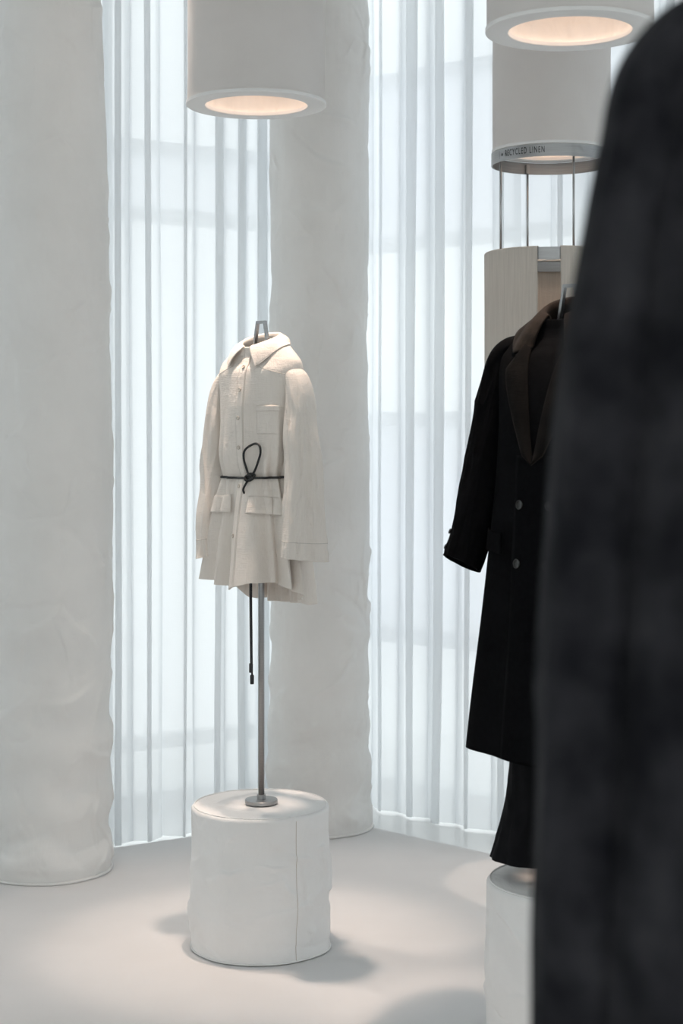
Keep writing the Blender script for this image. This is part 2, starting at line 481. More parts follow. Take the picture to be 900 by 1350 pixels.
def ring_text(body, size, ang0, zc, parent, radius, name='lettering'):
    cu = bpy.data.curves.new(name, 'FONT'); cu.body = body; cu.size = size; cu.extrude = 0; cu.offset = .0003
    cu.align_x = 'LEFT'; cu.space_character = 1.3; cu.resolution_u = 4
    tmp = bpy.data.objects.new('tmp', cu); C.objects.link(tmp)
    dg = bpy.context.evaluated_depsgraph_get(); dg.update()
    me = bpy.data.meshes.new_from_object(tmp.evaluated_get(dg))
    bpy.data.objects.remove(tmp)
    xs = max(v.co.x for v in me.vertices)
    for v in me.vertices:
        a = ang0 + v.co.x * .52 / radius
        v.co = Vector((radius * math.cos(a), radius * math.sin(a), zc + v.co.y))
    me.materials.clear()
    return link(name, me, M['ink'], parent)

# angle 0 = +X, 270 deg = towards the room; lettering starts on the left of the near face
TR = band_r + .0008
ring_text('RECYCLED LINEN', .032, math.radians(214), .0135, ring, TR)
def ring_mark(a0, a1, z0, z1, name):
    a = np.linspace(math.radians(a0), math.radians(a1), 5)
    P = np.array([[(TR * math.cos(t), TR * math.sin(t), z) for t in a] for z in (z0, z1)])
    return link(name, grid_mesh(name, P), M['ink'], ring)
ring_mark(208.5, 210.8, .018, .027, 'square_mark')
ring_mark(205.0, 205.35, .008, .038, 'divider_line')

def linen(label, a0, a1, zb, seed, lean=0):
    """cloth folded over the lower ring and hanging outside it"""
    n = 90
    A = np.linspace(math.radians(a0), math.radians(a1), n)
    rows = []
    top = 2.3195; 
    for z in np.linspace(zb, top - .008, 40):
        g = (top - z)
        skew = lean * np.clip(1 - g / .06, 0, 1)
        rr = .2465 + .0022 * ns(np.cos(A) * 3 + seed, np.sin(A) * 3, z * 1.2) * min(1, g * 4)
        edge = np.linspace(0, 1, n)
        aa = A + skew * edge ** 6
        rows.append(np.stack([rr * np.cos(aa), rr * np.sin(aa), np.full(n, z)], -1))
    for k in range(1, 8):
        b = PI * k / 7
        rr = .2365 + .010 * math.cos(b)
        aa = A + lean * np.linspace(0, 1, n) ** 6
        rows.append(np.stack([rr * np.cos(aa), rr * np.sin(aa), np.full(n, top - .008 + .008 * math.sin(b))], -1))
    P = np.array(rows)
    r = thing('linen_panel', label, 'fabric', (DX, DY, zb), 0, 'oat linen cloths folded over the steel ring')
    o = link('cloth', grid_mesh('cloth', P - np.array([0, 0, zb])), M['linen'], r); solidify(o, .0016)
    return r
linen('oat linen cloth folded over the steel ring, hanging beside the sheer curtain', 70, 251, 1.27, 2)
linen('oat linen cloth folded over the steel ring behind the black overcoat shoulder', 270, 427, 1.27, 5, 0)
# bent wire clip at the gap
wc = thing('wire_clip', 'thin bent wire clip across the gap between the two linen cloths', 'clip', (DX, DY, 2.25))
pts = [(.2405 * math.cos(math.radians(q)), .2405 * math.sin(math.radians(q)), zz - 2.25) for q, zz in ((252, 2.262), (255, 2.2655), (260, 2.2695), (264, 2.270), (269, 2.2715))]
link('wire', tube('wire', smooth_pts(pts, 6), .0012, 8), M['steel'], wc)

# ------------------------------------------------------------------ pedestals
def pedestal(label, x, y, r, h, seed, seam_deg):
    t = thing('canvas_pedestal', label, 'pedestal', (x, y, 0), 0, 'canvas covered display pedestals')
    na = 240
    a = np.linspace(0, 2 * PI, na, endpoint=False); cx, cy = np.cos(a), np.sin(a)
    P = []
    zl = np.linspace(.002, h - .012, 130)
    GA, GZ = np.meshgrid(a, zl)
    wr = drag_lines(GA, GZ, 26, int(seed * 10) + 4, r, h, .24, .030, .0095, .55) + drag_lines(GA, GZ, 60, int(seed * 10) + 1, r, h, .09, .010, .0085, .7)
    for iz, z in enumerate(zl):
        f = np.clip((h - z) / .12, 0, 1) * np.clip(z / .05, .3, 1)
        rr = r - .004 + .007 * ns(cx * 1.2 + seed, cy * 1.2, z * 2.4) * f
        # slack diagonal drag folds
        rr = rr + f * wr[iz]
        bulge = .010 * np.exp(-((a - math.radians(338)) / .30) ** 2) * math.exp(-z / .06)
        rr = rr + bulge + .0007 * ns(cx * 8, cy * 8, z * 18)
        P.append(np.stack([rr * cx, rr * cy, np.full(na, z)], -1))
    for q in np.linspace(0, PI / 2, 7)[1:]:
        rr = r - .014 + .010 * math.cos(q) + .001 * ns(cx * 7, cy * 7, seed)
        P.append(np.stack([rr * cx, rr * cy, np.full(na, h - .012 + .012 * math.sin(q)) + .0012 * ns(cx * 9, cy * 9, seed)], -1))
    link('cover', grid_mesh('cover', np.array(P), wrap_u=True), M['cover'], t)
    T = []
    for rr in np.linspace(r - .0142, .004, 26):
        T.append(np.stack([rr * cx, rr * cy, h - .0006 + .0014 * ns(rr * cx * 11, rr * cy * 11, seed) + .0008 * (rr / r)], -1))
    link('top_panel', grid_mesh('top_panel', np.array(T), wrap_u=True), M['cover'], t)
    fr = [((r - .013) * math.cos(q), (r - .013) * math.sin(q), h + .0012 + .0010 * math.sin(q * 83) * math.sin(q * 31)) for q in a]
    link('top_seam', tube('top_seam', fr, .0021, 6, closed=True), M['cover'], t)
    hm = [tuple(P[0][i] * np.array([1.004, 1.004, 1]) + np.array([0, 0, .003])) for i in range(0, na, 2)]
    link('hem', tube('hem', hm, .003, 6, closed=True), M['cover'], t)
    k = int(seam_deg / 360 * na)
    sm = [tuple(row[k] * np.array([1.001, 1.001, 1])) for row in P[:-6]]
    link('side_seam', tube('side_seam', sm, .0011, 6), M['stitch'], t)
    return t

PED = .455
pedestal('round white canvas pedestal under the ecru shirt stand', -.263, 5.29, .227, PED, 4.2, 303)
pedestal('round white canvas pedestal under the black overcoat and trousers', .616, 4.40, .228, PED, 9.7, 300)
pedestal('round white canvas pedestal under the charcoal coat', .440, 1.30, .227, PED, 14.7, 300)

# ------------------------------------------------------------------ display stands
def stand(label, x, y, top, rz, wide):
    t = thing('garment_stand', label, 'stand', (x, y, PED + .003), rz)
    z0 = PED + .003
    link('base', flat_edges(lathe('base', [(.0005, 0), (.0515, 0), (.053, .0015), (.053, .0115), (.0515, .013), (.012, .013), (.0005, .013)], 72)), M['steel'], t)
    link('collar', flat_edges(lathe('collar', [(.0101, .013), (.014, .013), (.014, .028), (.0101, .028)], 32)), M['steel'], t)
    link('pole', tube('pole', [(0, 0, .012), (0, 0, top - .12 - z0)], .0100, 24), M['steel'], t)
    # flat-bar trapezoid neck and shoulder bar
    b, w = top - .10 - z0, .0045
    q = [(-.040, b), (-.020, top - z0), (.020, top - z0), (.040, b)]
    inn = [(-.032, b), (-.0145, top - z0 - .009), (.0145, top - z0 - .009), (.032, b)]
    V = []; F = []
    for yy in (-.006, .006):
        V += [(px, yy, pz) for px, pz in q] + [(px, yy, pz) for px, pz in inn]
    for i in range(3):
        o, n_ = i, i + 1
        F += [(o, n_, n_ + 4, o + 4), (8 + o, 8 + o + 4, 8 + n_ + 4, 8 + n_), (o, 8 + o, 8 + n_, n_), (o + 4, n_ + 4, 8 + n_ + 4, 8 + o + 4)]
    F += [(0, 4, 12, 8), (3, 11, 15, 7)]
    link('hanger_neck', mesh('hanger_neck', V, F, False), M['steel'], t)
    sh = [(-wide, 0, b - .045), (-wide * .5, 0, b - .012), (-.036, 0, b), (0, 0, b - .012), (.036, 0, b), (wide * .5, 0, b - .012), (wide, 0, b - .045)]
    link('hanger_bar', tube('hanger_bar', sh, .007, 10), M['steel'], t)
    return t

# ------------------------------------------------------------------ garments
def catmull(tab, t):
    tab = np.asarray(tab, float); n = len(tab)
    t = np.clip(np.asarray(t, float), 0, n - 1 - 1e-9); i = np.floor(t).astype(int); f = (t - i)[..., None]
    g = lambda k: tab[np.clip(k, 0, n - 1)]
    p0, p1, p2, p3 = g(i - 1), g(i), g(i + 1), g(i + 2)
    return .5 * (2 * p1 + (p2 - p0) * f + (2 * p0 - 5 * p1 + 4 * p2 - p3) * f ** 2 + (3 * p1 - p0 - 3 * p2 + p3) * f ** 3)

class Body:
    """garment trunk: rows of (z, half width, half depth, centre y, exponent) from hem to neck; front is -y"""
    def __init__(s, rows, fold, hem=None, tilt=.02, tilt_rows=3, hem_rows=1.0):
        s.rows = np.array(rows, float); s.fold = fold; s.hem = hem; s.n = len(rows); s.tilt = tilt; s.tr = tilt_rows; s.hr = hem_rows
        tt = np.linspace(0, s.n - 1, 600); zz = catmull(s.rows, tt)[:, 0]
        s.tt = tt; s.zz = np.maximum.accumulate(zz)
    def t_of(s, z): return np.interp(z, s.zz, s.tt)
    def a_of(s, x, t, back=False):
        w = catmull(s.rows, t); c = np.clip(np.abs(x) / w[..., 1], 0, 1) ** (1 / w[..., 4]) * np.sign(x)
        return np.arccos(c) if back else -np.arccos(c)
    def pos(s, a, t):
        a, t = np.broadcast_arrays(np.asarray(a, float), np.asarray(t, float))
        w = catmull(s.rows, t); c, q = np.cos(a), np.sin(a); e = w[..., 4]
        x = w[..., 1] * np.sign(c) * np.abs(c) ** e
        y = w[..., 2] * np.sign(q) * np.abs(q) ** .9
        z = w[..., 0].copy()
        d = s.fold(a, t, z)
        x = x + d * c; y = y + d * q + w[..., 3]
        up = np.clip((t - (s.n - 1 - s.tr)) / s.tr, 0, 1)
        z = z + s.tilt * q * up ** 1.5
        if s.hem is not None:
            z = z + s.hem(a) * np.clip(1 - t / s.hr, 0, 1)
        return np.stack([x, y, z], -1)
    def nrm(s, a, t):
        h = 1e-3
        du = s.pos(a + h, t) - s.pos(a - h, t); dv = s.pos(a, np.minimum(t + h, s.n - 1)) - s.pos(a, np.maximum(t - h, 0))
        n = np.cross(du, dv); n /= np.linalg.norm(n, axis=-1)[..., None] + 1e-12
        return n
    def mesh(s, name, na=360, nt=220):
        a = np.linspace(0, 2 * PI, na, endpoint=False); t = np.linspace(0, s.n - 1, nt)
        A, T = np.meshgrid(a, t)
        return grid_mesh(name, s.pos(A, T), wrap_u=True)
    def patch(s, name, X, Z, off):
        """X, Z: (nv, nu) local front coordinates; off: scalar or array"""
        T = s.t_of(Z); A = s.a_of(X, T)
        return grid_mesh(name, s.pos(A, T) + s.nrm(A, T) * (np.asarray(off)[..., None] if np.ndim(off) else off))
    def at(s, x, z, off=0):
        T = s.t_of(np.array(z)); A = s.a_of(np.array(x), T)
        p = s.pos(A, T); n = s.nrm(A, T)
        return Vector(p + n * off), Vector(n)

def quad_patch(poly, nu, nv):
    """bilinear grid inside 4 corner points (x, z): bl, br, tr, tl"""
    u = np.linspace(0, 1, nu); v = np.linspace(0, 1, nv); U, V = np.meshgrid(u, v)
    p = [np.array(q) for q in poly]
    G = ((1 - U) * (1 - V))[..., None] * p[0] + (U * (1 - V))[..., None] * p[1] + (U * V)[..., None] * p[2] + ((1 - U) * V)[..., None] * p[3]
    return G[..., 0], G[..., 1]

def sleeve_mesh(name, cen, hy, hp, seed, wr=.006, rows=120, na=96, cut=0.0, wave=None):
    """tube through cen (local points), half sizes hy (front-back) and hp (across)"""
    k = np.linspace(0, len(cen) - 1, rows)
    P = catmull(np.array(cen, float), k); sy = catmull(np.array(hy, float)[:, None], k)[:, 0]; sp = catmull(np.array(hp, float)[:, None], k)[:, 0]
    T = np.gradient(P, axis=0); T /= np.linalg.norm(T, axis=1)[:, None]
    a = np.linspace(0, 2 * PI, na, endpoint=False)
    out = []
    s = np.concatenate([[0], np.cumsum(np.linalg.norm(np.diff(P, axis=0), axis=1))])
    for i in range(rows):
        Y = np.array([0, 1, 0.]); A = Y - T[i] * Y.dot(T[i]); A /= np.linalg.norm(A); B = np.cross(T[i], A)
        f = min(1, max(0, (s[i] - .05) / .12))
        d = wr * f * (1.3 * ns(np.cos(a) * 1.7 + seed, np.sin(a) * 1.7, s[i] * 2.2) + .8 * (crease(np.cos(a) * 1.6 + seed, np.sin(a) * 1.6, s[i] * 4 + seed) - .4) + .35 * ns(np.cos(a) * 4, np.sin(a) * 4 + seed, s[i] * 9))
        q = P[i] + A * ((sy[i] + d) * np.cos(a))[:, None] + B * ((sp[i] + d) * np.sin(a))[:, None]
        if cut:
            e = np.clip((s[i] - (s[-1] - .12)) / .12, 0, 1)
            q = q + T[i] * (cut * e * np.cos(a - .5))[:, None]
        out.append(q)
    return grid_mesh(name, np.array(out), wrap_u=True), np.array(out)

def collar_mesh(name, c, rx, ry, zb, zf, U, stand_h, out_fn, dz_fn, push_fn, nu=90, body=None, off=.005):
    """folded collar: u=0 at the back, +-U at the front ends"""
    u = np.linspace(-U, U, nu)
    dirx, diry = np.sin(u), np.cos(u)                   # back is +y
    base = np.stack([c[0] + rx * dirx, c[1] + ry * diry, zb + (zf - zb) * ((1 - np.cos(u)) / 2) ** 1.1], -1)
    rad = np.stack([dirx, diry, 0 * u], -1); up = np.array([0, 0, 1.])
    o = np.array([out_fn(abs(q)) for q in u]); dz = np.array([dz_fn(abs(q)) for q in u]); px = np.array([push_fn(abs(q)) for q in u]) * np.sign(u)
    sh = stand_h * np.array([1 - .45 * (abs(q) / U) ** 3 for q in u])
    rows = [base - up * .012 + rad * .001, base + up * (sh * .5)[:, None] - rad * .001, base + up * sh[:, None] - rad * .003,
            base + up * (sh + .005)[:, None] + rad * .002, base + up * (sh + .001)[:, None] + rad * .009]
    E = base + rad * o[:, None] + up * dz[:, None]; E[:, 0] += px
    s0 = rows[-1]
    for f in (.2, .4, .6, .8, .93, 1.0):
        bow = .006 * math.sin(PI * f)
        q = s0 + (E - s0) * f + rad * bow + up * bow * .5
        rows.append(q)
    P = np.array(rows)
    if body is not None: P = push_out(P, body, off)
    return grid_mesh(name, P), P

def push_out(P, body, off, rows_from=5):
    """keep the turned-down leaf of a collar outside the garment it lies on"""
    a = np.linspace(0, 2 * PI, 240, endpoint=False); t = np.linspace(body.n - 8, body.n - 1, 70)
    A, T = np.meshgrid(a, t); B = body.pos(A, T).reshape(-1, 3); N = body.nrm(A, T)
    N = N.reshape(-1, 3)
    for r in range(rows_from, len(P)):
        for _ in range(3):
            d2 = ((P[r][:, None, :] - B[None]) ** 2).sum(-1); i = d2.argmin(1)
            sd = ((P[r] - B[i]) * N[i]).sum(-1)
            P[r] += N[i] * np.maximum(0, off - sd)[:, None]
    return P

def button(name, r, th, mat, parent, p, n, shift):
    me = bpy.data.meshes.get(name + '_me')
    if me is None:
        me = lathe(name + '_me', [(.0003, 0), (r * .93, 0), (r, th * .4), (r * .95, th * .9), (r * .82, th), (r * .7, th * .72), (r * .2, th * .6), (.0003, th * .6)], 24)
    o = link(name, me, mat, parent)
    o.rotation_mode = 'QUATERNION'
    o.rotation_quaternion = n.to_track_quat('Z', 'Y')
    o.location = p + Vector(shift)
    return o

# ---------------------------------------------------------------- shirt
SX, SY, SR = -.263, 5.29, math.radians(-45)
stand('slim brushed steel stand with trapezoid neck carrying the ecru shirt', SX + .003, SY, 2.022, SR, .12)
SZ = 1.10
shirt = thing('shirt', 'ecru oversized button-up shirt cinched with a black cord on steel stand', 'shirt', (SX, SY, SZ), SR)
sh0 = (0, 0, -SZ)

WZ = 1.517
def shirt_fold(a, t, z):
    ga = a + .25 * np.sin(3 * a + 1)
    below = np.clip((WZ - z) / .36, 0, 1); above = np.clip((z - WZ) / .22, 0, 1)
    near = np.exp(-np.abs(z - WZ) / .035)
    k = .45 * np.sin(9 * ga + .6) + .35 * np.sin(14 * ga + 2.1) + .45 * np.sin(5 * ga + 2.6)
    d = np.where(z < WZ, (.010 + .036 * below ** .8) * (k + .35 * np.abs(np.sin(4.5 * ga + .3)) - .2), 0)
    k2 = .5 * np.sin(11 * ga + 1.1) + .4 * np.sin(17 * ga + .2) + .4 * np.sin(6 * ga)
    d = d + np.where(z >= WZ, .0130 * (1 - above) ** 1.2 * k2 + .006 * (1 - above) ** 2 * k * np.exp(-(z - WZ) / .03), 0)
    up = np.clip((z - WZ) / .10, 0, 1) * np.clip((1.86 - z) / .12, 0, 1)
    d = d + up * .0100 * (np.sin(7 * a + 2.5 * z + 1.4) * .6 + np.sin(4 * a - 6 * z + .3) * .6)
    d = d + near * .003 * np.sin(23 * ga)
    d = d + .0045 * ns(np.cos(a) * 2.2, np.sin(a) * 2.2, z * 3.1) * np.clip((1.90 - z) / .08, 0, 1)
    return d

def shirt_hem(a):
    # a = -90 deg front; -45..0 its left side; 180 its right side; 90 back
    deg = np.degrees(np.mod(a + PI / 2 + PI, 2 * PI) - PI)     # 0 at the front, + to its left
    xs = [-180, -130, -90, -60, -20, 0, 8, 25, 50, 75, 95, 130, 180]
    zs = [-.058, -.050, .020, .018, .004, -.002, .010, .026, .024, .000, -.030, -.055, -.058]
    return np.interp(deg, xs, zs)

shirt_rows = [  # z, W, D, yc, exponent
    (1.160, .190, .108, .006, 1.0), (1.235, .182, .104, .005, 1.0), (1.33, .167, .099, .003, 1.0), (1.43, .148, .090, 0, 1.0),
    (1.500, .131, .084, 0, 1.0), (1.517, .126, .080, 0, 1.0), (1.535, .134, .086, -.002, 1.0), (1.575, .150, .095, -.003, 1.0),
    (1.65, .152, .094, -.002, 1.0), (1.74, .158, .091, -.002, 1.0), (1.81, .168, .087, .000, 1.0), (1.855, .176, .084, .002, 1.05),
    (1.885, .172, .070, .004, 1.15), (1.905, .152, .064, .006, 1.15), (1.925, .126, .062, .006, 1.1), (1.943, .100, .062, .004, 1.05), (1.953, .080, .060, .002, 1.0), (1.955, .068, .056, .002, 1.0)]
sb = Body(shirt_rows, shirt_fold, shirt_hem, tilt=.030, tilt_rows=5, hem_rows=1.6)
o = link('body', sb.mesh('shirt_body', 420, 260), M['shirt'], shirt, sh0); solidify(o, .0022)

# button placket, front edge to front edge
def strip_on(body, x_fn, t0, t1, half, off, name, nt=150, nu=9):
    T = np.linspace(t0, t1, nt); u = np.linspace(-1, 1, nu)
    TT, UU = np.meshgrid(T, u, indexing='ij')
    X = x_fn(TT) + UU * half
    A = body.a_of(X, TT)
    edge = 1 - np.abs(UU) ** 6
    return grid_mesh(name, body.pos(A, TT) + body.nrm(A, TT) * (off * (.5 + .5 * edge))[..., None])
px_fn = lambda t: .010 - .006 * np.clip((t - 8) / 8, 0, 1)
o = link('placket', strip_on(sb, px_fn, 0, sb.n - 2.2, .0165, .0030, 'placket'), M['shirt'], shirt, sh0); solidify(o, .0014)
for sgn in (-1, 1):
    st = strip_on(sb, lambda t: px_fn(t) + sgn * .0135, .2, sb.n - 2.4, .0004, .0040, 'placket_stitch', 120, 3)
    link('placket_stitch', st, M['stitch'], shirt, sh0)
for z in (1.868, 1.796, 1.706, 1.612, 1.488, 1.33):
    p, n = sb.at(.009, z, .0042)
    button('button', .0066, .0030, M['pearl'], shirt, p, n, sh0)
# chest pocket on its left breast
X, Z = quad_patch([(.074, 1.655), (.136, 1.655), (.141, 1.742), (.072, 1.742)], 16, 20)
o = link('chest_pocket', sb.patch('chest_pocket', X, Z, .004), M['shirt'], shirt, sh0); solidify(o, .0018)
X, Z = quad_patch([(.0715, 1.727), (.1415, 1.727), (.1415, 1.746), (.0715, 1.746)], 16, 5)
o = link('pocket_hem', sb.patch('pocket_hem', X, Z, .0062), M['shirt'], shirt, sh0); solidify(o, .0014)
# hip pocket flaps
for sgn in (1, -1):
    X, Z = quad_patch([(.052 * sgn, 1.402), (.150 * sgn, 1.398), (.140 * sgn, 1.452), (.052 * sgn, 1.458)], 24, 12)
    V = np.linspace(0, 1, 12)[:, None] * np.ones((1, 24))
    o = link('pocket_flap', sb.patch('pocket_flap', X, Z, .004 + .007 * (1 - V)), M['shirt'], shirt, sh0); solidify(o, .002)
# front yoke seams
for sgn in (1, -1):
    xs = np.linspace(.058, .165, 26); zs = np.interp(xs, [.058, .165], [1.872, 1.842])
    pts = [sb.at(sgn * x, z, .0010)[0] for x, z in zip(xs, zs)]
    link('yoke_seam', tube('yoke_seam', pts, .0013, 6), M['stitch'], shirt, sh0)
# sleeves
for sgn in (1, -1):
    cen = [(sgn * .124, .004, 1.846), (sgn * .150, .004, 1.846), (sgn * .171, .003, 1.824), (sgn * .186, .000, 1.77), (sgn * .197, -.004, 1.66), (sgn * .208, -.002, 1.54), (sgn * .208, -.004, 1.42), (sgn * .212, -.006, 1.33), (sgn * .214, -.004, 1.262)]
    if sgn < 0: cen = [(x * (1 - .06 * max(0, (1.8 - z) / .5)), y, z) for x, y, z in cen]
    hy = [.026, .038, .044, .049, .057, .067, .078, .087, .094]
    hp = [.014, .024, .032, .038, .042, .043, .045, .046, .046]
    me, ring_ = sleeve_mesh('sleeve', cen, hy, hp, 3.3 + sgn, wr=.0085, cut=.014 * sgn)
    sl = link('sleeve', me, M['shirt'], shirt, sh0); solidify(sl, .002)
    q = ring_[-13]
    cc = q.mean(axis=0)
    link('cuff_seam', tube('cuff_seam', [tuple(cc + (w - cc) * 1.012) for w in q], .0011, 6, closed=True), M['stitch'], sl)
    q = ring_[-1]; cc = q.mean(axis=0)
    link('cuff_edge', tube('cuff_edge', [tuple(w) for w in q], .0020, 6, closed=True), M['shirt'], sl)
    # armhole seam
    q = ring_[20]; cc = q.mean(axis=0)
    link('shoulder_seam', tube('shoulder_seam', [tuple(cc + (w - cc) * 1.012) for w in q], .0012, 6, closed=True), M['stitch'], sl)
# collar
li = lambda xs, ys: (lambda q: float(np.interp(q, xs, ys)))
me, rows_ = collar_mesh('collar', (0, .002), .068, .056, 1.955, 1.918, 2.93, .026,
    li([0, 1.2, 2.0, 2.5, 2.93], [.028, .036, .044, .040, .030]), li([0, 1.2, 2.0, 2.5, 2.93], [.0, -.004, -.016, -.044, -.048]), li([0, 2.0, 2.6, 2.93], [0, 0, .012, .044]), body=sb, off=.004)
col = link('collar', me, M['shirt'], shirt, sh0); solidify(col, .0026)
link('collar_edge', tube('collar_edge', [tuple(v) for v in rows_[-1]], .0018, 6), M['shirt'], col)

# ---------------------------------------------------------------- cord belt
belt = thing('cord_belt', 'thin black cord belt with upright loop tied around the ecru shirt', 'belt', (SX, SY, .85), SR)
b0 = (0, 0, -.85)
pts = []
for a in np.linspace(0, 2 * PI, 150, endpoint=False):
    zz_ = WZ + .003 * math.sin(a + .5)
    best = max((sb.pos(a + da, sb.t_of(zz_ + dz)) for dz in (-.006, -.003, 0, .003, .006) for da in (-.03, 0, .03)), key=lambda q: math.hypot(q[0], q[1]))
    k_ = (math.hypot(best[0], best[1]) + .0035)
    c_ = sb.pos(a, sb.t_of(zz_)); l_ = math.hypot(c_[0], c_[1])
    pts.append((c_[0] / l_ * k_, c_[1] / l_ * k_, zz_))
link('waist_cord', tube('waist_cord', smooth_pts(pts[::2], 2, closed=True), .0036, 10, closed=True), M['cord'], belt, b0)
KX = .056
def K(dx, dz, out=0):
    x, z = KX + dx * 1.3, WZ + dz
    y = min(sb.at(x + ex, z + ez)[0].y for ex in (-.008, 0, .008) for ez in (-.008, 0, .008))
    return (x, y - .006 - out * .45, z)
loop = [K(.002, -.004, .004), K(-.010, .022, .008), K(-.014, .060, .013), K(-.009, .088, .016), K(.012, .107, .019), K(.030, .102, .019), K(.035, .080, .017), K(.025, .052, .013), K(.009, .020, .008), K(.002, -.004, .006)]
link('loop', tube('loop', smooth_pts(loop, 8), .0036, 10), M['cord'], belt, b0)
knot = [K(-.010, .004, .004), K(-.004, .011, .009), K(.007, .009, .011), K(.011, -.001, .010), K(.004, -.009, .010), K(-.007, -.008, .010), K(-.010, .002, .010), K(.0, .006, .013), K(.009, .001, .012), K(.004, -.010, .008)]
link('knot', tube('knot', smooth_pts(knot, 6), .0042, 10), M['cord'], belt, b0)
down = [K(.0, -.006, .006), K(-.006, -.022, .007), K(-.012, -.040, .002), K(-.014, -.056, -.03)]
ends = [[(.030, -.060, 1.42), (.008, -.040, 1.34), (-.015, -.030, 1.2), (-.014, -.030, 1.0), (-.012, -.030, .905)],
        [(.036, -.058, 1.42), (.014, -.038, 1.34), (-.010, -.030, 1.2), (-.009, -.030, 1.0), (-.007, -.030, .868)]]
link('tied_end', tube('tied_end', smooth_pts(down, 8), .0034, 8), M['cord'], belt, b0)
for e in ends:
    e = [down[-1]] + e
    link('cord_end', tube('cord_end', smooth_pts(e, 10), .0032, 8), M['cord'], belt, b0)
    x, y, z = e[-1]
    link('cord_tip', lathe('cord_tip', [(.0005, -.022), (.0060, -.022), (.0066, -.018), (.0066, .004), (.0056, .008), (.0005, .008)], 16), M['tip'], belt, (x, y, z - .85))

# ---------------------------------------------------------------- overcoat and trousers
OX, OY, OR = .616, 4.40, math.radians(-45)
stand('brushed steel stand inside the black overcoat', OX, OY, 2.062, OR, .13)
OZ = .78
coat = thing('overcoat', 'long black double-breasted overcoat with brown velvet collar on a stand', 'coat', (OX, OY, OZ), OR)
c0 = (0, 0, -OZ)
def coat_fold(a, t, z):
    lo = np.clip((1.55 - z) / .75, 0, 1)
    d = lo * (.010 * np.sin(5 * a + .7) + .007 * np.sin(8 * a + 2.0)) + .005 * ns(np.cos(a) * 2, np.sin(a) * 2, z * 2.3) * np.clip((1.88 - z) / .1, 0, 1)
    return d
coat_rows = [
    (.800, .282, .226, .000, 1.0), (.95, .270, .212, 0, 1.0), (1.15, .250, .190, 0, 1.0), (1.35, .230, .168, -.004, 1.0),
    (1.55, .214, .150, -.006, 1.0), (1.70, .208, .138, -.006, 1.0), (1.80, .214, .124, -.004, 1.0), (1.86, .222, .108, 0, 1.05),
    (1.893, .218, .090, .004, 1.15), (1.918, .195, .080, .008, 1.15), (1.945, .158, .076, .010, 1.1), (1.970, .118, .074, .010, 1.05), (1.990, .088, .070, .008, 1.0), (1.994, .076, .066, .006, 1.0)]
cb = Body(coat_rows, coat_fold, lambda a: .006 * np.sin(2 * a), tilt=.04, tilt_rows=5)
o = link('body', cb.mesh('coat_body', 260, 200), M['wool'], coat, c0); solidify(o, .004)
# overlapping front edge: its left front laps over the right
Zc = np.linspace(.802, 1.60, 90); U = np.linspace(0, 1, 14)
ZZ, UU = np.meshgrid(Zc, U, indexing='ij')
XX = -.058 + UU * .16
o = link('front_overlap', cb.patch('front_overlap', XX, ZZ, .007 * (1 - UU ** 3) + .001), M['wool'], coat, c0); solidify(o, .003)
for z in (1.47, 1.315):
    for x in (-.034, .060):
        p, n = cb.at(x, z, .0105)
        button('coat_button', .0135, .005, M['horn'], coat, p, n, c0)
# pocket flaps
for sgn in (1, -1):
    X, Z = quad_patch([(.105 * sgn, 1.335), (.200 * sgn, 1.345), (.196 * sgn, 1.400), (.105 * sgn, 1.392)], 14, 8)
    o = link('pocket_flap', cb.patch('coat_flap', X, Z, .008), M['wool'], coat, c0); solidify(o, .003)
# lapels
for sgn in (-1, 1):
    v = np.linspace(0, 1, 40); u = np.linspace(0, 1, 16)
    zr = np.interp(v, [0, 1], [1.575, 1.945]); xr = np.interp(v, [0, 1], [.045 if sgn < 0 else -.045, sgn * .066]) if False else np.interp(v, [0, 1], [.0, sgn * .066])
    zo = np.interp(v, [0, .08, .62, .72, 1], [1.575, 1.60, 1.800, 1.830, 1.880]); xo = np.interp(v, [0, .08, .62, .72, 1], [.0, sgn * .035, sgn * .118, sgn * .126, sgn * .080])
    X = xr[:, None] * (1 - u) + xo[:, None] * u; Z = zr[:, None] * (1 - u) + zo[:, None] * u
    off = (.006 + .008 * np.sin(u * PI * .8))[None, :] * np.ones((40, 1)) + (.002 if sgn > 0 else 0)
    lp = link('lapel', cb.patch('lapel', X, Z, off), M['lapel'], coat, c0); solidify(lp, .003)
    T = cb.t_of(Z); 
    A = cb.a_of(X, T); E = cb.pos(A, T) + cb.nrm(A, T) * off[..., None]
    link('lapel_edge_glint', tube('lapel_edge_glint', [tuple(q) for q in E[:, -1]], .0022, 6), M['velvet'], lp)  # lighter colour on the edge paints in the light it catches
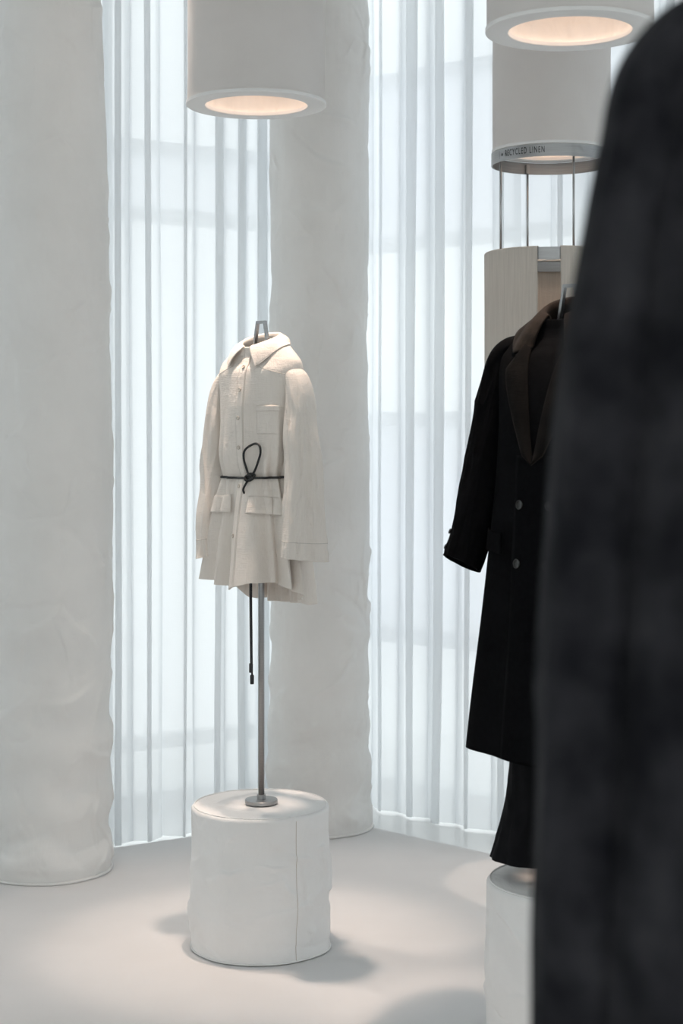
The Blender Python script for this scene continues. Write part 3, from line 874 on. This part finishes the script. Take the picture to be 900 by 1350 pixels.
# sleeves: far one hangs out and forward, near one reaches across the front
cenR = [(-.150, .006, 1.895), (-.185, .006, 1.893), (-.212, .004, 1.858), (-.226, -.004, 1.78), (-.240, -.022, 1.66), (-.257, -.050, 1.52), (-.270, -.084, 1.40), (-.282, -.118, 1.300)]
cenL = [(.150, .006, 1.895), (.185, .006, 1.893), (.212, .004, 1.858), (.228, -.008, 1.78), (.238, -.050, 1.66), (.232, -.120, 1.52), (.205, -.190, 1.41), (.165, -.245, 1.320)]
for cen, sd in ((cenR, 1.1), (cenL, 6.2)):
    hy = [.050, .066, .076, .080, .080, .075, .068, .060]
    hp = [.024, .036, .046, .053, .056, .054, .050, .046]
    me, rg = sleeve_mesh('coat_sleeve', cen, hy, hp, sd, wr=.006, cut=.006)
    sl = link('sleeve', me, M['wool'], coat, c0); solidify(sl, .004)
    q = rg[-1]; link('cuff_edge', tube('cuff_edge', [tuple(w) for w in q], .003, 6, closed=True), M['wool'], sl)
    for k in (-6, -13):
        q = rg[k]; cc = q.mean(axis=0); j = 60
        nn = Vector(q[j] - cc).normalized()
        button('cuff_button', .0075, .004, M['horn'], sl, Vector(q[j]) + nn * .003, nn, (0, 0, 0))
me, rows_ = collar_mesh('coat_collar', (0, .006), .074, .064, 1.994, 1.950, 2.78, .036,
    li([0, 1.2, 1.9, 2.45, 2.78], [.046, .060, .070, .066, .040]), li([0, 1.2, 1.9, 2.45, 2.78], [-.008, -.020, -.055, -.080, -.066]), li([0, 1.6, 2.45, 2.78], [0, 0, .030, .012]), body=cb, off=.007)
col = link('collar', me, M['velvet'], coat, c0); solidify(col, .004); col['label'] = 'brown velvet collar'
link('collar_edge', tube('collar_edge', [tuple(v) for v in rows_[-1]], .0024, 6), M['wool'], col)

tr = thing('trousers', 'black flared trousers showing below the overcoat above canvas pedestal', 'trousers', (OX, OY, .49), OR)
for sgn in (-1, 1):
    cen = [(sgn * .085, 0, 1.62), (sgn * .086, -.004, 1.35), (sgn * .088, -.006, 1.1), (sgn * .090, -.008, .88), (sgn * .096, -.012, .70), (sgn * .104, -.022, .58), (sgn * .110, -.034, .494)]
    me, rg = sleeve_mesh('trouser_leg', cen, [.088, .096, .098, .100, .110, .122, .136], [.066, .070, .070, .070, .072, .075, .080], 4 + sgn, wr=.008)
    lg = link('leg', me, M['trouser'], tr, (0, 0, -.49)); solidify(lg, .003)
    link('leg_hem', tube('leg_hem', [tuple(w) for w in rg[-1]], .0022, 6, closed=True), M['trouser'], lg)

# ---------------------------------------------------------------- charcoal coat close to the camera
FX, FY, FR = .440, 1.30, math.radians(-20)
stand('brushed steel stand inside the charcoal coat', FX, FY, 2.155, FR, .12)
FZ = .85
fc = thing('charcoal_coat', 'shaggy charcoal grey wool coat with sloping shoulders on a stand', 'coat', (FX, FY, FZ), FR)
f0 = (0, 0, -FZ)
def fg_fold(a, t, z):
    lo = np.clip((1.7 - z) / .8, 0, 1)
    return lo * (.008 * np.sin(5 * a + .2) + .006 * np.sin(7 * a + 2.0)) + .004 * ns(np.cos(a) * 2, np.sin(a) * 2, z * 2.3) * np.clip((1.95 - z) / .1, 0, 1)
fg_rows = [
    (.87, .262, .200, .000, 1.0), (1.05, .250, .188, 0, 1.0), (1.30, .232, .168, -.004, 1.0), (1.55, .214, .148, -.006, 1.0), (1.72, .206, .134, -.006, 1.0), (1.84, .204, .118, -.004, 1.0),
    (1.92, .200, .102, 0, 1.05), (1.970, .186, .088, .004, 1.12), (2.012, .162, .080, .008, 1.12), (2.042, .128, .076, .010, 1.08), (2.062, .094, .070, .008, 1.0), (2.068, .076, .066, .006, 1.0)]
fb = Body(fg_rows, fg_fold, None, tilt=.04, tilt_rows=5)
o = link('body', fb.mesh('charcoal_body', 220, 170), M['char'], fc, f0); solidify(o, .005)
o = link('front_overlap', fb.patch('charcoal_overlap', *quad_patch([(-.05, .875), (.06, .875), (.06, 1.66), (-.05, 1.66)], 12, 60), .007), M['char'], fc, f0); solidify(o, .003)
for z in (1.60, 1.45, 1.30, 1.15):
    p, n = fb.at(-.022, z, .0105)
    button('charcoal_button', .0135, .005, M['horn'], fc, p, n, f0)
for sgn in (-1, 1):
    cen = [(sgn * .110, .006, 2.000), (sgn * .148, .006, 1.992), (sgn * .179, .004, 1.955), (sgn * .188, 0, 1.90), (sgn * .200, -.003, 1.83), (sgn * .216, -.006, 1.70), (sgn * .226, -.010, 1.53), (sgn * .232, -.016, 1.35), (sgn * .236, -.024, 1.12)]
    hy = [.055, .072, .080, .083, .083, .080, .076, .073, .070]
    hp = [.030, .036, .040, .042, .044, .048, .050, .050, .048]
    me, rg = sleeve_mesh('charcoal_sleeve', cen, hy, hp, 8 + sgn, wr=.005)
    sl = link('sleeve', me, M['char'], fc, f0); solidify(sl, .004)
    link('cuff_edge', tube('cuff_edge', [tuple(w) for w in rg[-1]], .003, 6, closed=True), M['char'], sl)
me, rows_ = collar_mesh('charcoal_collar', (0, .006), .074, .064, 2.070, 2.000, 2.6, .040,
    li([0, 1.2, 1.9, 2.6], [.046, .062, .070, .062]), li([0, 1.2, 1.9, 2.6], [-.008, -.022, -.055, -.080]), li([0, 1.6, 2.6], [0, 0, .03]), body=fb, off=.007)
col = link('collar', me, M['char'], fc, f0); solidify(col, .004)

# ------------------------------------------------------------------ ceiling spotlight
def spot(label, loc, aim, watts, size, col):
    t = thing('ceiling_spotlight', label, 'spotlight', loc)
    L = Vector(loc); d = (Vector(aim) - L).normalized()
    link('mount', lathe('mount', [(.0005, CEIL - loc[2]), (.045, CEIL - loc[2]), (.045, CEIL - loc[2] - .025), (.008, CEIL - loc[2] - .03), (.008, .02), (.0005, .02)], 32), M['blackmetal'], t)
    can = link('can', flat_edges(lathe('can', [(.0005, .07), (.036, .07), (.04, .06), (.04, -.07), (.036, -.07), (.034, -.03), (.0005, -.03)], 40)), M['blackmetal'], t)
    can.rotation_mode = 'QUATERNION'; can.rotation_quaternion = (-d).to_track_quat('Z', 'Y')
    li_ = bpy.data.lights.new('spot_light', 'SPOT'); li_.energy = watts; li_.color = col; li_.spot_size = math.radians(size); li_.spot_blend = .5; li_.shadow_soft_size = .05
    lo = bpy.data.objects.new('spot_light', li_); C.objects.link(lo); lo.parent = t; lo.location = d * .075
    lo.rotation_mode = 'QUATERNION'; lo.rotation_quaternion = d.to_track_quat('-Z', 'Y')
spot('small black ceiling spotlight aimed at the ecru shirt', (-.80, 5.62, 4.12), (-.2, 5.2, .9), 130, 46, (1, .82, .70))
